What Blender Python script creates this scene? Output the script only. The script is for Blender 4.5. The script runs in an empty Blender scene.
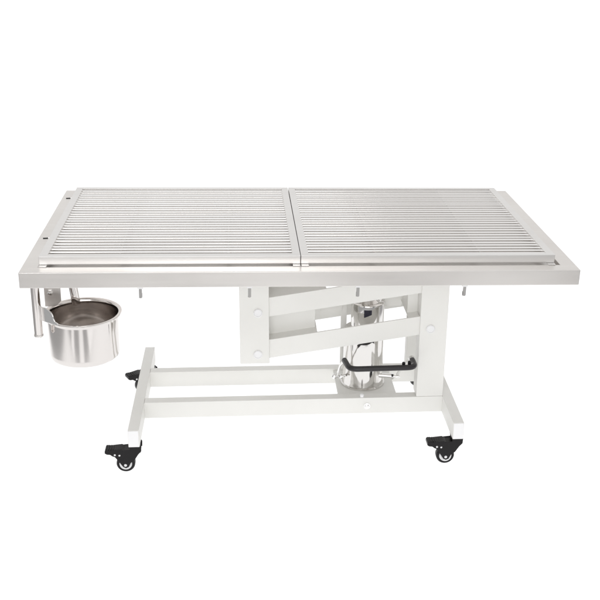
import bpy, bmesh, math, random
from mathutils import Matrix, Vector
random.seed(3)
S = bpy.context.scene
C = S.collection
PI = math.pi
ZG = 0.6381                      # height of the table-top plane above the floor
# ------------------------------------------------------------------ frames
# the table top sits a touch out of level on its base (as in the photo)
MR = Matrix(((0.9999103922717136, 0.0057943385953973655, -0.012067852637060235),
             (-0.005793916642216179, 0.9999832126792141, 6.992639817537949e-05),
             (0.012068055227374586, 0.0, 0.9999271783700197)))
MT = Vector((-0.005334698597424005, 2.4196527858288963e-05, -1.820540749508659e-05))
TOP = Matrix.Translation((0, 0, ZG)) @ MR.transposed().to_4x4() @ Matrix.Translation(-MT)
BASE = Matrix.Translation((0, 0, ZG))
# ------------------------------------------------------------------ materials
def mat(name, base=(.8, .8, .8), metal=0, rough=.5, coat=0, build=None, spec=.5):
    m = bpy.data.materials.new(name); m.use_nodes = True
    b = m.node_tree.nodes['Principled BSDF']
    b.inputs['Base Color'].default_value = (*base, 1)
    b.inputs['Metallic'].default_value = metal
    b.inputs['Roughness'].default_value = rough
    b.inputs['Coat Weight'].default_value = coat
    b.inputs['Specular IOR Level'].default_value = spec
    if build: build(m.node_tree, b)
    return m
def noise(nt, scale, stretch=(1, 1, 1), detail=4, coord='Object'):
    tc = nt.nodes.new('ShaderNodeTexCoord'); mp = nt.nodes.new('ShaderNodeMapping')
    mp.inputs['Scale'].default_value = stretch
    n = nt.nodes.new('ShaderNodeTexNoise'); n.inputs['Scale'].default_value = scale
    n.inputs['Detail'].default_value = detail
    nt.links.new(tc.outputs[coord], mp.inputs[0]); nt.links.new(mp.outputs[0], n.inputs['Vector'])
    return n
def ramp(nt, fac, a, b, p0=.3, p1=.7):
    r = nt.nodes.new('ShaderNodeValToRGB')
    r.color_ramp.elements[0].position = p0; r.color_ramp.elements[1].position = p1
    r.color_ramp.elements[0].color = (*a, 1); r.color_ramp.elements[1].color = (*b, 1)
    nt.links.new(fac, r.inputs[0]); return r
def rng(nt, fac, a, b):
    r = nt.nodes.new('ShaderNodeMapRange'); r.inputs['From Min'].default_value = .3; r.inputs['From Max'].default_value = .7
    r.inputs['To Min'].default_value = a; r.inputs['To Max'].default_value = b
    nt.links.new(fac, r.inputs['Value']); return r
def bump(nt, b, fac, dist, strength=1):
    k = nt.nodes.new('ShaderNodeBump'); k.inputs['Distance'].default_value = dist; k.inputs['Strength'].default_value = strength
    nt.links.new(fac, k.inputs['Height']); nt.links.new(k.outputs[0], b.inputs['Normal'])
def brushed(c0, c1, r0, r1, stretch, bd=.00006):
    def f(nt, b):
        blot = noise(nt, 3.2, (1, 1, 2), 3)
        r = ramp(nt, blot.outputs['Fac'], c0, c1)
        nt.links.new(r.outputs[0], b.inputs['Base Color'])
        st = noise(nt, 60, stretch, 6)
        q = rng(nt, st.outputs['Fac'], r0, r1); nt.links.new(q.outputs[0], b.inputs['Roughness'])
        if bd: bump(nt, b, st.outputs['Fac'], bd)
    return f
STEEL = mat('brushed_stainless', metal=1, build=brushed((.735, .705, .68), (.80, .775, .75), .26, .38, (.03, 1, 1)))
ROD = mat('rod_stainless', metal=1, build=brushed((.82, .80, .78), (.88, .865, .85), .13, .2, (.02, .02, .02), 0))
TRAYM = mat('tray_stainless', metal=1, build=brushed((.62, .60, .58), (.70, .68, .66), .34, .4, (.02, .05, .1), 0))
FRAMEM = mat('frame_stainless', metal=1, build=brushed((.76, .745, .73), (.83, .82, .81), .3, .4, (.03, 1, 1)))
def chromef(nt, b):
    n = noise(nt, 9, (1, 1, .2), 2); bump(nt, b, n.outputs['Fac'], .006, .6)
    n2 = noise(nt, 40, (1, 1, 1), 4); q = rng(nt, n2.outputs['Fac'], .04, .1); nt.links.new(q.outputs[0], b.inputs['Roughness'])
CHROME = mat('polished_steel', (.72, .69, .672), 1, .06, build=chromef)
def innerf(nt, b):
    tg = nt.nodes.new('ShaderNodeTangent'); tg.direction_type = 'RADIAL'; tg.axis = 'Z'
    nt.links.new(tg.outputs[0], b.inputs['Tangent']); b.inputs['Anisotropic'].default_value = .8
INNER = mat('spun_steel_shaded', (.63, .60, .58), 1, .13, build=innerf)  # spun finish, base colour darkened to deepen the shade inside the bucket
PUMPM = mat('pump_chrome', (.74, .725, .71), 1, .10, build=chromef)
CHROME2 = mat('chrome_plate', (.86, .855, .85), 1, .05)
def paintf(nt, b):
    n = noise(nt, 420, (1, 1, 1), 3); bump(nt, b, n.outputs['Fac'], .0003, .35)
    n2 = noise(nt, 7, (1, 1, 1), 3)
    r = ramp(nt, n2.outputs['Fac'], (.775, .77, .742), (.805, .80, .775)); nt.links.new(r.outputs[0], b.inputs['Base Color'])
PAINT = mat('white_powder_coat', (.8, .8, .79), 0, .42, build=paintf)
CAPM = mat('white_plastic_cap', (.82, .82, .83), 0, .25)
BLACK = mat('black_plastic', (.007, .006, .007), 0, .38, spec=.25)
RUBBER = mat('black_grip_rubber', (.02, .018, .02), 0, .36, spec=.4)
HUBM = mat('pale_nylon', (.7, .7, .71), 0, .3)
LABEL = mat('dark_label', (.02, .02, .035), 0, .25)
PINM = mat('dull_zinc', (.45, .44, .43), 1, .35)
def floorf(nt, b):
    d = nt.nodes.new('ShaderNodeBsdfDiffuse'); d.inputs[0].default_value = (.24, .24, .24, 1)
    t = nt.nodes.new('ShaderNodeBsdfTranslucent'); t.inputs[0].default_value = (.70, .70, .70, 1)
    a = nt.nodes.new('ShaderNodeAddShader')
    nt.links.new(d.outputs[0], a.inputs[0]); nt.links.new(t.outputs[0], a.inputs[1])
    nt.links.new(a.outputs[0], nt.nodes['Material Output'].inputs['Surface'])
FLOOR = mat('white_translucent_floor', build=floorf)     # translucent white, so the added lamps below keep the floor bright
# ------------------------------------------------------------------ mesh helpers
def box(bm, a, b):
    x0, y0, z0 = a; x1, y1, z1 = b
    v = [bm.verts.new(p) for p in ((x0, y0, z0), (x1, y0, z0), (x1, y1, z0), (x0, y1, z0), (x0, y0, z1), (x1, y0, z1), (x1, y1, z1), (x0, y1, z1))]
    for f in ((0, 3, 2, 1), (4, 5, 6, 7), (0, 1, 5, 4), (1, 2, 6, 5), (2, 3, 7, 6), (3, 0, 4, 7)): bm.faces.new([v[i] for i in f])
def prism(bm, pts, axis, lo, hi):
    """pts: 2D outline; axis 'y' -> (x,z) pts, 'z' -> (x,y), 'x' -> (y,z)"""
    def P(p, t): return {'y': (p[0], t, p[1]), 'z': (p[0], p[1], t), 'x': (t, p[0], p[1])}[axis]
    A = [bm.verts.new(P(p, lo)) for p in pts]; B = [bm.verts.new(P(p, hi)) for p in pts]; n = len(pts)
    bm.faces.new(A); bm.faces.new(B[::-1])
    for i in range(n): bm.faces.new((A[i], B[i], B[(i+1) % n], A[(i+1) % n]))
def tube(bm, path, r, seg=20, cap=True):
    path = [Vector(p) for p in path]; rings = []
    rad = r if isinstance(r, (list, tuple)) else [r]*len(path)
    up = None
    for i, p in enumerate(path):
        d = (path[min(i+1, len(path)-1)] - path[max(i-1, 0)]).normalized()
        if up is None: up = d.orthogonal().normalized()
        up = (up - d*up.dot(d)).normalized(); s = d.cross(up)
        rings.append([bm.verts.new(p + rad[i]*(math.cos(a)*up + math.sin(a)*s)) for a in [2*PI*k/seg for k in range(seg)]])
    for A, B in zip(rings, rings[1:]):
        for k in range(seg): bm.faces.new((A[k], A[(k+1) % seg], B[(k+1) % seg], B[k]))
    if cap: bm.faces.new(rings[0][::-1]); bm.faces.new(rings[-1])
def lathe(bm, prof, c, axis='z', seg=64):
    rings = []
    for r, h in prof:
        ring = []
        for k in range(seg):
            a = 2*PI*k/seg; u, w = r*math.cos(a), r*math.sin(a)
            ring.append(bm.verts.new({'z': (c[0]+u, c[1]+w, c[2]+h), 'y': (c[0]+u, c[1]+h, c[2]+w), 'x': (c[0]+h, c[1]+u, c[2]+w)}[axis]))
        rings.append(ring)
    for A, B in zip(rings, rings[1:]):
        for k in range(seg): bm.faces.new((A[k], A[(k+1) % seg], B[(k+1) % seg], B[k]))
    if prof[0][0] > 1e-4: bm.faces.new(rings[0][::-1])
    if prof[-1][0] > 1e-4: bm.faces.new(rings[-1])
WM = {}                          # world matrix of every object built so far
def obj(name, bm, m, parent=None, M=None, bevel=0, label=None, seg=2, ang=35):
    bmesh.ops.remove_doubles(bm, verts=bm.verts[:], dist=1e-6)
    bmesh.ops.recalc_face_normals(bm, faces=bm.faces[:])
    me = bpy.data.meshes.new(name); bm.to_mesh(me); bm.free()
    me.materials.append(m)
    for p in me.polygons: p.use_smooth = True
    o = bpy.data.objects.new(name, me); C.objects.link(o)
    if bevel:
        md = o.modifiers.new('bevel', 'BEVEL'); md.width = bevel; md.segments = seg; md.limit_method = 'ANGLE'; md.angle_limit = math.radians(40)
        md.harden_normals = True
    me.set_sharp_from_angle(angle=math.radians(ang))
    if parent is not None:
        o.parent = parent
        o.matrix_basis = WM[parent.name].inverted() @ (M if M is not None else Matrix())
    elif M is not None: o.matrix_basis = M
    WM[o.name] = (M if M is not None else Matrix()).copy()
    if label: o['label'] = label
    return o
def empty(name, M, label, cat, group=None):
    o = bpy.data.objects.new(name, None); o.matrix_basis = M; o.empty_display_size = .05; C.objects.link(o); WM[o.name] = M.copy()
    o['label'] = label; o['category'] = cat
    if group: o['group'] = group
    return o
NB = bmesh.new
# ------------------------------------------------------------------ floor
bm = NB(); v = [bm.verts.new(p) for p in ((-40, -40, 0), (40, -40, 0), (40, 40, 0), (-40, 40, 0))]; bm.faces.new(v)
fl = obj('floor', bm, FLOOR); fl['kind'] = 'structure'
# ------------------------------------------------------------------ the table
table = empty('surgical_table', Matrix.Translation((0, .42, 0)),
              'long stainless steel veterinary table on a white wheeled lifting base', 'table')
def T(name, bm, m, parent=None, **k): return obj(name, bm, m, parent or table, TOP, **k)
def B(name, bm, m, parent=None, **k): return obj(name, bm, m, parent or table, BASE, **k)
W, D, TH = .65, .688, .0381
# tabletop: rim with a sunken, gently pitched tray, folded apron
def tabletop():
    bm = NB()
    ix, y0, y1 = .612, .0362, .652
    O = [(-W, 0), (W, 0), (W, D), (-W, D)]
    I = [(-ix, y0), (ix, y0), (ix, y1), (-ix, y1)]
    o0 = [bm.verts.new((*p, -TH)) for p in O]; o1 = [bm.verts.new((*p, 0)) for p in O]
    i1 = [bm.verts.new((*p, 0)) for p in I]; i0 = [bm.verts.new((*p, -.016)) for p in I]
    for k in range(4):
        n = (k+1) % 4
        bm.faces.new((o0[k], o0[n], o1[n], o1[k])); bm.faces.new((o1[k], o1[n], i1[n], i1[k])); bm.faces.new((i1[k], i1[n], i0[n], i0[k]))
    bm.faces.new(o0[::-1])
    return bm, i0, I
bm, _, I = tabletop()
top = T('tabletop', bm, STEEL, bevel=.0016)
bm = NB()
iv = [bm.verts.new((x*.9995, y, -.0158)) for x, y in I]
a = bm.verts.new((-.33, .344, -.028)); b = bm.verts.new((.33, .344, -.028))
bm.faces.new((iv[0], iv[1], b, a)); bm.faces.new((iv[1], iv[2], b)); bm.faces.new((iv[2], iv[3], a, b)); bm.faces.new((iv[3], iv[0], a))
T('tray', bm, TRAYM, top, ang=1)
# corner weld lines and slots in the left rim
for x, y in ((-.6337, .6032), (-.634, .2452)):
    bm = NB(); tube(bm, [(x-.004, y, -.0008), (x+.008, y+.0015, -.0008)], .0027, 12)
    T('slot', bm, BLACK, top)
    bm = NB(); tube(bm, [(x+.009, y+.002, .0012), (x+.017, y+.003, .0012)], .0020, 12); T('rivet', bm, CHROME2, top)
# cleats under the apron
def cleat(x, y):
    bm = NB()
    box(bm, (x-.0065, y, -.0435), (x+.0065, y+.011, -.0383))
    cl = T('cleat', bm, CAPM, bevel=.0008); bm = NB()
    prism(bm, [(x-.0035, -.0438), (x+.0035, -.0438), (x+.0035, -.0655), (x+.001, -.0675), (x-.0035, -.0665)], 'y', y+.0015, y+.0045)
    prism(bm, [(y+.0045, -.0635), (y+.0045, -.0665), (y+.010, -.0665), (y+.010, -.057), (y+.008, -.057), (y+.008, -.0635)], 'x', x-.0035, x+.0035)
    T('pin', bm, PINM, cl, bevel=.0006)
for x in (-.379, -.1277, .1258, .379): cleat(x, .006)
for x in (-.379, -.1277, .1258, .379): cleat(x, D-.018)
# cross frame beneath the top (painted)
for y in (.330, .512):
    bm = NB(); box(bm, (-.40, y, -.066), (.30, y+.028, -.0384)); T('support_rail', bm, PAINT, bevel=.001)
# ------------------------------------------------------------------ lift
YF, YBK = .324, .5152
bm = NB(); box(bm, (-.1501, YF, -.3898), (-.0703, .546, -.0395)); post = B('lift_post', bm, PAINT, bevel=.0018)
ang = math.atan2(.0645, .412)
def arm(z0, zoff, hole):
    # side plates plus web, sloping up towards the column
    zb = lambda x: z0 + (x+.07)*.1490
    zt = lambda x: zb(x)+.0553
    bm = NB()
    for y in (YF+.006, .5405):
        prism(bm, [(-.148, zb(-.148)), (.405, zb(.405)), (.405, zt(.405)), (-.148, zt(-.148))] if hole else
                  [(-.148, zb(-.148)), (.412, zb(.412)), (.412, zt(.412)), (-.148, zt(-.148))], 'y', y, y+.005)
    spans = [(-.0695, .062), (.312, .3425)] if hole else [(-.0695, .085)]
    for u, w in spans:
        prism(bm, [(u, zt(u)-.004), (w, zt(w)-.004), (w, zt(w)-.0008), (u, zt(u)-.0008)], 'y', YF+.0105, .5410)
    if hole:
        for u, w in ((-.0695, .058), (.314, .3425)):
            prism(bm, [(u, zb(u)+.002), (w, zb(w)+.002), (w, zt(w)+.058), (u, zt(u)+.058)], 'y', .370, .374)
    return bm
up = B('upper_arm', arm(-.2519, 0, False), PAINT, bevel=.0008)
lo = B('lower_arm', arm(-.376, 0, True), PAINT, bevel=.0008)
# column: front and rear uprights joined at the top
bm = NB()
box(bm, (.3433, YF, -.5025), (.4189, YF+.050, -.140))
B('column', bm, PAINT, bevel=.0018)
bm = NB()
box(bm, (.3433, YBK, -.5025), (.4189, YBK+.030, -.184))
B('column', bm, PAINT, bevel=.0018)
bm = NB(); box(bm, (.352, YF+.0505, -.235), (.41, YBK-.0005, -.19)); B('cross_tie', bm, PAINT, bevel=.001)
def pivot(x, z, y=YF):
    bm = NB()
    lathe(bm, [(.0122, 0), (.0122, -.0022), (.0100, -.0036), (.0098, -.0024), (.0001, -.0020)], (x, y-.0001, z), 'y', 40)
    B('pivot_cap', bm, CAPM)
for x, z in ((-.1002, -.2385), (-.1015, -.3616), (.3728, -.2946)): pivot(x, z)
# ------------------------------------------------------------------ base
XL, RW, XR, Y0, Y1, ZR, HR = -.4488, .0294, .4187, .1684, .6946, -.5027, .05
for x in (XL, XR):
    bm = NB(); box(bm, (x, Y0, ZR-HR), (x+RW, Y1, ZR)); r = B('foot_rail', bm, PAINT, bevel=.0016)
    for y, s in ((Y0, -1), (Y1, 1)):
        bm = NB(); box(bm, (x+.0012, min(y, y+s*.0012), ZR-HR+.0012), (x+RW-.0012, max(y, y+s*.0012), ZR-.0012)); B('end_cap', bm, CAPM, r, bevel=.0008)
for y in (YF, YBK):
    bm = NB(); box(bm, (XL+RW+.0003, y, ZR-HR+.0006), (XR-.0003, y+.0295, ZR-.0003)); B('base_bar', bm, PAINT, bevel=.0016)
# small weld fillets where the long bars meet the foot rails
for y in (YF+.0012, YBK+.0012):
    for x in (XL+RW+.001, XR-.001):
        bm = NB(); tube(bm, [(x, y, ZR-HR+.002), (x, y, ZR-.002)], .0022, 8); B('weld', bm, PAINT)
# bolt in the front bar, bump stop on top of it
bm = NB(); lathe(bm, [(.0098, 0), (.0098, -.0016), (.0001, -.0016)], (.2046, YF-.0001, -.5289), 'y', 32)
lathe(bm, [(.0068, -.0016), (.0066, -.0062), (.0056, -.0068), (.0001, -.0068)], (.2046, YF, -.5289), 'y', 6); B('bolt', bm, CHROME2)
bm = NB(); lathe(bm, [(.006, 0), (.006, .006), (.004, .0085), (.0001, .009)], (.190, YF+.008, ZR), 'z', 24); B('bump_stop', bm, CAPM)
# pump seat plate
bm = NB(); box(bm, (.125, YF+.0298, -.5145), (.292, YBK-.0003, -.5085)); B('pump_plate', bm, PAINT, bevel=.001)
# ------------------------------------------------------------------ hydraulic pump
PX, PY = .2035, .437
bm = NB()
lathe(bm, [(.0001, -.5083), (.0640, -.5083), (.0645, -.5060), (.0640, -.5035), (.0600, -.5020), (.0585, -.4950), (.0578, -.470), (.0570, -.400), (.0565, -.342), (.0545, -.336), (.0001, -.334)],
      (PX, PY, 0), seg=96)
pump = B('pump', bm, PUMPM, ang=30)
HX = .2125
bm = NB()
lathe(bm, [(.0001, -.3335), (.0450, -.3335), (.0470, -.331), (.0472, -.258), (.0460, -.254), (.0430, -.2525), (.0330, -.2525), (.030, -.250), (.024, -.246), (.024, -.205), (.0001, -.205)], (HX, PY, 0), seg=80)
B('pump_head', bm, PUMPM, pump, ang=30)
bm = NB()     # dark maker's plate on the pump head, curved with it
R = .0478; seg = 6
for i in range(seg):
    a0 = -PI/2-.34+.46*i/seg; a1 = -PI/2-.34+.46*(i+1)/seg
    q = [bm.verts.new((HX+r*math.cos(a), PY+r*math.sin(a), z)) for r, a, z in ((R, a0, -.264), (R, a1, -.264), (R, a1, -.2875+.010*(i+1)/seg), (R, a0, -.2875+.010*i/seg))]
    bm.faces.new(q)
B('maker_plate', bm, LABEL, pump)
# bracket cheeks either side of the pump, cups that carry it
for s in (-1, 1):
    cx = PX + s*.054
    bm = NB(); box(bm, (cx-.0085, .480, -.470), (cx+.0085, .486, -.245)); B('bracket_cheek', bm, PAINT, bevel=.0008)
    bm = NB()
    ox, hw, zc = (.112, .034, -.298) if s < 0 else (.291, .026, -.285)
    prism(bm, [(ox-hw-.006, -.235), (ox+hw+.006, -.235), (ox+hw-.004, zc), (ox-hw+.004, zc)], 'y', .470, .474)
    B('bracket_cup', bm, PAINT, bevel=.0008)
# valve fittings
bm = NB(); tube(bm, [(.120, .405, -.474), (.150, .410, -.474)], .0042, 14)
lathe(bm, [(.0001, -.0075), (.0052, -.0055), (.0075, 0), (.0052, .0055), (.0001, .0075)], (.118, .405, -.474), 'z', 20)
lathe(bm, [(.0001, -.0075), (.0055, -.005), (.0078, 0), (.0055, .005), (.0001, .0075)], (.1375, .400, -.472), 'z', 20)
B('valve', bm, CHROME2, pump)
bm = NB(); tube(bm, [(.240, .404, -.472), (.272, .398, -.472), (.290, .395, -.473)], .0065, 18); tube(bm, [(.290, .395, -.473), (.306, .393, -.474)], .0038, 14)
lathe(bm, [(.0098, 0), (.0098, .006)], (.281, .3965, -.4725), 'x', 6); B('valve', bm, CHROME2, pump)
# release rods to the pedal
bm = NB(); tube(bm, [(.127, .405, -.470), (.132, .378, -.425), (.1385, .334, -.391)], .0042, 14)
B('pedal_rod', bm, CHROME2)
bm = NB(); tube(bm, [(.300, .400, -.470), (.316, .380, -.425), (.3262, .332, -.388)], .0042, 14)
B('pedal_rod', bm, PAINT)
# foot pedal, a U of black tube
def bend(pts, n=7, rr=.02):
    P = [Vector(p) for p in pts]; out = [P[0]]
    for i in range(1, len(P)-1):
        a = (P[i-1]-P[i]); b = (P[i+1]-P[i]); ra = min(rr, a.length*.49); rb = min(rr, b.length*.49)
        A = P[i]+a.normalized()*ra; Bp = P[i]+b.normalized()*rb
        for k in range(n+1):
            t = k/n; out.append(A*(1-t)**2+P[i]*2*t*(1-t)+Bp*t*t)
    out.append(P[-1]); return out
bm = NB(); tube(bm, bend([(.1385, .336, -.3900), (.147, .270, -.3860), (.327, .270, -.3840), (.3265, .326, -.3870)], 8, .024), .0078, 24)
ped = B('foot_pedal', bm, RUBBER, ang=50)
bm = NB(); lathe(bm, [(.0001, 0), (.0084, .001), (.0084, .012), (.0001, .013)], (.3265, .322, -.3870), 'y', 24); B('end_collar', bm, CHROME2, ped)
bm = NB(); lathe(bm, [(.0001, -.001), (.0046, 0), (.0046, .006), (.003, .008), (.0001, .0085)], (.295, .278, -.3795), 'z', 18)
lathe(bm, [(.0001, -.001), (.0046, 0), (.0046, .008), (.003, .010), (.0001, .0105)], (.311, .280, -.3795), 'z', 18); B('screw_head', bm, BLACK, ped)
# ------------------------------------------------------------------ casters (wheel axis along y)
def caster(cx, cy, yaw=0):
    root = bpy.data.objects.new('caster', None); root.empty_display_size = .03; C.objects.link(root); root.parent = table
    root.matrix_basis = Matrix.Translation((cx, cy-.42, 0)) @ Matrix.Rotation(yaw, 4, 'Z')
    M = Matrix.Translation((cx, cy, 0)) @ Matrix.Rotation(yaw, 4, 'Z'); WM[root.name] = M.copy()
    wx, wz, wr = -.0272, .0252, .0250
    bm = NB()
    lathe(bm, [(.0001, -.0095), (.0172, -.0095), (.0180, -.0105), (.0225, -.0105), (.0248, -.0075), (wr, -.004), (wr, .004), (.0248, .0075), (.0225, .0105), (.018, .0105), (.0172, .0095), (.0001, .0095)], (wx, 0, wz), 'y', 48)
    w = obj('wheel', bm, BLACK, root, M)
    for s in (-1, 1):
        bm = NB(); lathe(bm, [(.0172, s*.0096), (.0160, s*.0125), (.0110, s*.0118), (.0105, s*.0112), (.0045, s*.0112), (.004, s*.0135), (.0001, s*.0135)], (wx, 0, wz), 'y', 36)
        obj('hub', bm, HUBM, root, M)
    # fork: two shaped cheeks and a crown, hugging the upper part of the wheel
    fork = [(.0155, .0845), (.0175, .0800), (.0168, .0660), (.0080, .0560), (-.0020, .0400), (-.0130, .0310), (-.0190, .0185), (-.0265, .0150), (-.0335, .0190),
            (-.0400, .0290), (-.0470, .0400), (-.0540, .0500), (-.0560, .0580), (-.0500, .0660), (-.0300, .0705), (-.0120, .0720), (-.0120, .0800), (.0100, .0800)]
    bm = NB()
    for s in (-1, 1):
        prism(bm, fork, 'y', s*.0150-.0016, s*.0150+.0016)
    box(bm, (-.040, -.0134, .0600), (.0145, .0134, .0700))
    lathe(bm, [(.0145, .0700), (.0145, .0790), (.0125, .0815), (.0001, .0815)], (0, 0, 0), 'z', 28)
    obj('fork', bm, BLACK, root, M, bevel=.0008)
    bm = NB()   # swivel plate
    box(bm, (-.0138, -.0140, .0816), (.0138, .0140, .0853)); obj('swivel_plate', bm, BLACK, root, M, bevel=.0006)
    bm = NB()   # brake pedal, lumpy lever pointing left
    prism(bm, [(-.026, .0690), (-.036, .0745), (-.052, .0730), (-.064, .0715), (-.0745, .0725), (-.0795, .0700), (-.0800, .0625), (-.0745, .0590), (-.066, .0580), (-.060, .0530), (-.052, .0500), (-.044, .0520), (-.036, .0610)],
          'y', -.0175, .0120)
    for k in range(5): box(bm, (-.0775+k*.0062, -.0155, .0722-k*.0001), (-.0745+k*.0062, .0100, .0736))
    obj('brake_pedal', bm, BLACK, root, M, bevel=.0022)
    for x, z, yy, r in ((-.0535, .0575, -.0176, .0030), (-.0415, .0555, -.0167, .0030), (-.0272, .0245, -.0167, .0042)):
        bm = NB(); lathe(bm, [(.0001, -.0018), (r*.8, -.0012), (r, .0002)], (x, yy, z), 'y', 16)
        obj('rivet', bm, HUBM, root, M)
for x in (XL+RW/2, XR+RW/2):
    for y in (.1955, .6675): caster(x, y, 0 if y < .4 else math.radians(28))
# ------------------------------------------------------------------ bucket holder and drain (left)
bm = NB(); tube(bm, [(-.632, .070, -.1845), (-.631, .070, -.1835), (-.6315, .070, -.0385)], [.0095, .0103, .0103], 28)
hold = T('holder_tube', bm, CHROME, bevel=0, ang=50)
bm = NB(); lathe(bm, [(.0108, -.0028), (.0112, 0), (.0108, .0028)], (-.6315, .070, -.1845), 'z', 28); T('tube_ring', bm, STEEL, hold)
bm = NB(); prism(bm, [(-.621, -.0385), (-.580, -.0385), (-.582, -.118), (-.596, -.132), (-.621, -.132)], 'y', .120, .1235)
T('holder_plate', bm, STEEL, bevel=.0008)
bm = NB(); lathe(bm, [(.0001, -.008), (.0045, -.0075), (.0065, -.005), (.0065, 0)], (-.607, .120, -.096), 'y', 6)
T('holder_bolt', bm, CHROME2)
bm = NB()
tube(bm, [(-.5560, .120, -.0385), (-.5460, .120, -.124), (-.5458, .120, -.126), (-.5458, .120, -.1258), (-.5470, .120, -.116)], [.0108, .0108, .0104, .0092, .0090], 28)
T('drain_pipe', bm, CHROME, ang=50)
bm = NB(); lathe(bm, [(.020, 0), (.020, -.005), (.0125, -.0075), (.0125, -.016), (.0106, -.016)], (-.5515, .120, -.0384), 'z', 32); T('drain_flange', bm, STEEL)
# ------------------------------------------------------------------ grates
def grate(x0, x1, name, label, tx, yaw=0):
    y0, y1 = .0462, .6415; z0, z1 = .0022, .022
    root = empty(name, TOP @ Matrix.Translation(((x0+x1)/2, .344, 0)) @ Matrix.Rotation(yaw, 4, 'Z'), label, 'grate', 'slatted grates on the table top')
    M = root.matrix_basis @ Matrix.Translation((-(x0+x1)/2, -.344, 0))
    bm = NB()
    sw = .0185
    O = [(x0, y0), (x1, y0), (x1, y1), (x0, y1)]; I_ = [(x0+sw, y0+.014), (x1-sw, y0+.014), (x1-sw, y1-.014), (x0+sw, y1-.014)]
    Q = [[bm.verts.new((*p, z)) for p in P] for P, z in ((O, z0), (O, z1), (I_, z1), (I_, z0))]
    for j in range(4):
        for k in range(4):
            bm.faces.new((Q[j][k], Q[j][(k+1) % 4], Q[(j+1) % 4][(k+1) % 4], Q[(j+1) % 4][k]))
    obj('frame', bm, FRAMEM, root, M, bevel=.0009)
    for cx, s in ((x0, 1), (x1, -1)):
        for cy, t in ((y0, 1), (y1, -1)):
            bm = NB(); xa, xb = sorted((cx+s*.0005, cx+s*.018)); ya, yb = sorted((cy-t*.0125, cy+t*.006))
            box(bm, (xa, ya, .0004), (xb, yb, z0-.0003)); obj('foot', bm, FRAMEM, root, M, bevel=.0004)
    n = 28
    bm0 = NB(); tube(bm0, [(x0+sw-.001, 0, 0), (x1-sw+.001, 0, 0)], .0036, 16, cap=False)
    ya, yb = y0+.014, y1-.014
    p0 = None
    for k in range(n):
        y = ya+(yb-ya)*(k+.5)/n
        R_ = M @ Matrix.Translation((0, y, .0165+random.uniform(-.0004, .0004))) @ Matrix.Rotation(random.uniform(-.0005, .0005), 4, 'Z')
        if p0 is None: p0 = obj('rod', bm0, ROD, root, R_)
        else:
            c = p0.copy(); C.objects.link(c); c.parent = root; c.matrix_basis = root.matrix_basis.inverted() @ R_
    for fx in (.3, .72):                # two cross bars under the rods
        bm = NB(); x = x0+(x1-x0)*fx
        box(bm, (x-.0025, ya+.0002, .004), (x+.0025, yb-.0002, .0122)); obj('cross_bar', bm, TRAYM, root, M, bevel=.0006)
grate(-.6115, -.0080, 'steel_grate', 'left slatted steel grate, lying on the table top above the hanging bucket', 0, 0)
grate(-.0064, .6010, 'steel_grate', 'right slatted steel grate, lying on the table top above the white column and hydraulic pump', 1, -.0012)
# ------------------------------------------------------------------ bucket
BX, BY, BZ = -.5328, .120, -.1480
bk = empty('bucket', TOP @ Matrix.Translation((BX, BY, BZ-.112)), 'polished steel bucket hanging under the left end of the table top', 'bucket')
bm = NB()
prof = [(.0001, -.1120), (.070, -.1120), (.0790, -.1112), (.0828, -.1088), (.0844, -.1050), (.0849, -.095), (.0864, -.0100), (.0868, -.0045),
        (.0905, -.0012), (.0935, -.0010), (.0945, .0006), (.0940, .0024), (.0915, .0030), (.0870, .0022), (.0850, -.001), (.0848, -.010), (.0834, -.080), (.0828, -.100), (.080, -.1060), (.070, -.1085), (.0001, -.1095)]
lathe(bm, prof, (BX, BY, BZ), seg=128)
bw = obj('bowl', bm, CHROME, bk, TOP, ang=60)
bw.data.materials.append(INNER)
for p in bw.data.polygons:
    if (p.center.x-BX)*p.normal.x+(p.center.y-BY)*p.normal.y < -.01 and p.center.z < BZ-.002 or (p.normal.z > .8 and p.center.z < BZ-.05): p.material_index = 1
bm = NB()   # hook plate welded to the rim
out = [(0, -.1105), (.012, -.1105)] + [(.012+.030*math.sin(t), -.1325+.022*math.cos(t)) for t in [PI/2*k/10 for k in range(1, 11)]] + [(.046, -.1385), (.056, -.1410), (.056, -.1445), (.020, -.1470), (0, -.1470)]
A0 = Vector((-.6215, .0680)); d0 = (Vector((-.5720, .0290))-A0).normalized(); n0 = Vector((-d0.y, d0.x))*.003
F = [bm.verts.new((*(A0+d0*u), z)) for u, z in out]; G = [bm.verts.new((*(A0+d0*u+n0), z)) for u, z in out]
bm.faces.new(F); bm.faces.new(G[::-1])
for k in range(len(out)): bm.faces.new((F[k], G[k], G[(k+1) % len(out)], F[(k+1) % len(out)]))
obj('hook_plate', bm, CHROME2, bk, TOP, bevel=.0008)
# ------------------------------------------------------------------ camera
RB = MR.transposed() @ Matrix(((0.9974934208055534, 0.07040571986394818, 0.007064705236199485),
        (-0.06796059438882902, 0.9254515631178717, 0.3727207559728931),
        (0.01970363062869868, -0.37226662344766703, 0.9279166600546197)))
cl = TOP @ Vector((-0.15736429050153541, -2.1053291589030128, 0.7809423539616216))
cam = bpy.data.cameras.new('camera'); co = bpy.data.objects.new('camera', cam); C.objects.link(co)
X, Yd, U = RB.col[0], RB.col[1], RB.col[2]
m3 = Matrix((X, U, -Yd)).transposed()
co.matrix_world = Matrix.Translation(cl) @ m3.to_4x4()
cam.sensor_width = 36; cam.lens = 976.09/600*36
cam.shift_x = (300-305.743)/600; cam.shift_y = (297.917-300)/600
cam.clip_start = .05; cam.clip_end = 200
S.camera = co
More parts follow.
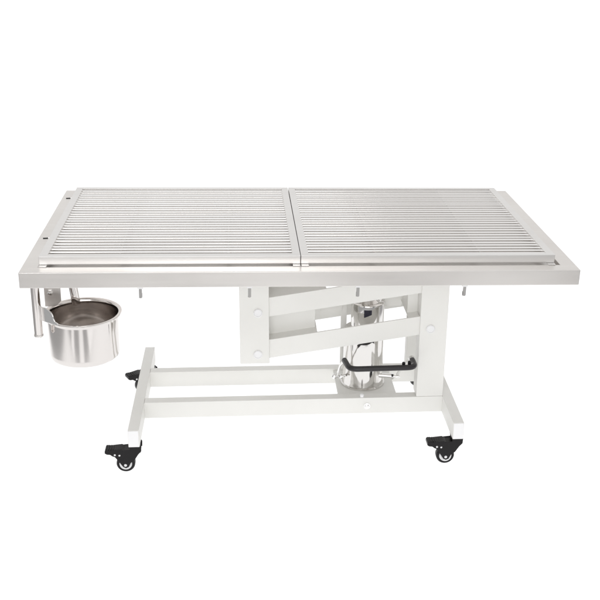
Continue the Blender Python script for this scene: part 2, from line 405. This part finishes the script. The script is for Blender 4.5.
# ------------------------------------------------------------------ light: bright white world with added dark bands, added lamps under the floor
w = bpy.data.worlds.new('World'); S.world = w; w.use_nodes = True
nt = w.node_tree; N = nt.nodes; L = nt.links
bg = N['Background']
tc = N.new('ShaderNodeTexCoord'); sp = N.new('ShaderNodeSeparateXYZ'); L.new(tc.outputs['Generated'], sp.inputs[0])
az = N.new('ShaderNodeMath'); az.operation = 'ARCTAN2'; L.new(sp.outputs['X'], az.inputs[0]); L.new(sp.outputs['Y'], az.inputs[1])   # 0 = behind the table, +-pi = behind the camera
mr = N.new('ShaderNodeMapRange'); mr.inputs['From Min'].default_value = -PI; mr.inputs['From Max'].default_value = PI; L.new(az.outputs[0], mr.inputs['Value'])
cr = N.new('ShaderNodeValToRGB'); L.new(mr.outputs[0], cr.inputs[0])
E = cr.color_ramp.elements
stops = [(0, 1.0), (.06, 1.0), (.075, .25), (.095, .25), (.11, 1.0), (.20, .95), (.22, .12), (.27, .12), (.29, .8), (.36, .9), (.5, 1), (.64, .9), (.70, .8), (.73, .12), (.78, .12), (.80, 1), (.88, 1), (.895, .3), (.915, .3), (.93, 1)]
while len(E) < len(stops): E.new(.5)
for e, (p, c) in zip(E, stops): e.position = p; e.color = (c, c*.99, c*.975, 1)
# the dark bands, added for reflections in the metal, fade out upward
fz = N.new('ShaderNodeMapRange'); fz.inputs['From Min'].default_value = .25; fz.inputs['From Max'].default_value = .6; L.new(sp.outputs['Z'], fz.inputs['Value'])
mx = N.new('ShaderNodeMix'); mx.data_type = 'RGBA'; L.new(fz.outputs[0], mx.inputs['Factor']); L.new(cr.outputs[0], mx.inputs[6]); mx.inputs[7].default_value = (.95, .95, .95, 1)
lt = N.new('ShaderNodeMath'); lt.operation = 'LESS_THAN'; lt.inputs[1].default_value = 0; L.new(sp.outputs['Z'], lt.inputs[0])
mx2 = N.new('ShaderNodeMix'); mx2.data_type = 'RGBA'; L.new(lt.outputs[0], mx2.inputs['Factor']); L.new(mx.outputs[2], mx2.inputs[6]); mx2.inputs[7].default_value = (.3, .3, .3, 1)
L.new(mx2.outputs[2], bg.inputs[0]); bg.inputs[1].default_value = .92
def area(name, loc, target, size, power):
    l = bpy.data.lights.new(name, 'AREA'); l.shape = 'RECTANGLE'; l.size, l.size_y = size; l.energy = power
    o = bpy.data.objects.new(name, l); C.objects.link(o); o.location = loc
    o.rotation_euler = (Vector(target)-Vector(loc)).to_track_quat('-Z', 'Y').to_euler()
area('softbox', (-.4, -3.0, 1.25), (0, .3, .35), (2.2, 1.3), 29)
# added unseen lamps under the floor, whitening it below the set and behind
def panel(name, x0, x1, y0, y1, z, rad):
    area(name, ((x0+x1)/2, (y0+y1)/2, z), ((x0+x1)/2, (y0+y1)/2, 0), (x1-x0, y1-y0), rad*PI*(x1-x0)*(y1-y0))
    bpy.data.objects[name].rotation_euler = (PI, 0, 0)
panel('floor_fill_middle', -1.35, 1.45, -.65, 1.0, -.08, 1.13)
panel('floor_fill_back', -10, 10, 1.0, 24, -.08, 1.15)
for k, (a, b) in enumerate(((-1.5, -1.3), (-1.02, -.88), (-.66, -.46), (-.22, .30), (.58, 1.2))):     # added lamp strips towards the camera, spaced to band the metal reflections
    panel('floor_fill_strip', a, b, -1.75, -.65, -.04, 1.02) if k == 0 else None
    if k:
        l = bpy.data.objects['floor_fill_strip'].copy(); l.data = l.data.copy(); l.data.size = b-a; l.data.energy = 1.02*PI*(b-a)*1.1; l.location.x = (a+b)/2; C.objects.link(l)

# ------------------------------------------------------------------ render
S.render.engine = 'CYCLES'
S.view_settings.view_transform = 'Standard'; S.view_settings.look = 'None'; S.view_settings.exposure = 0; S.view_settings.gamma = 1
S.cycles.max_bounces = 12; S.cycles.glossy_bounces = 8; S.cycles.diffuse_bounces = 6
S.cycles.sample_clamp_indirect = 1.6
S.cycles.blur_glossy = .6
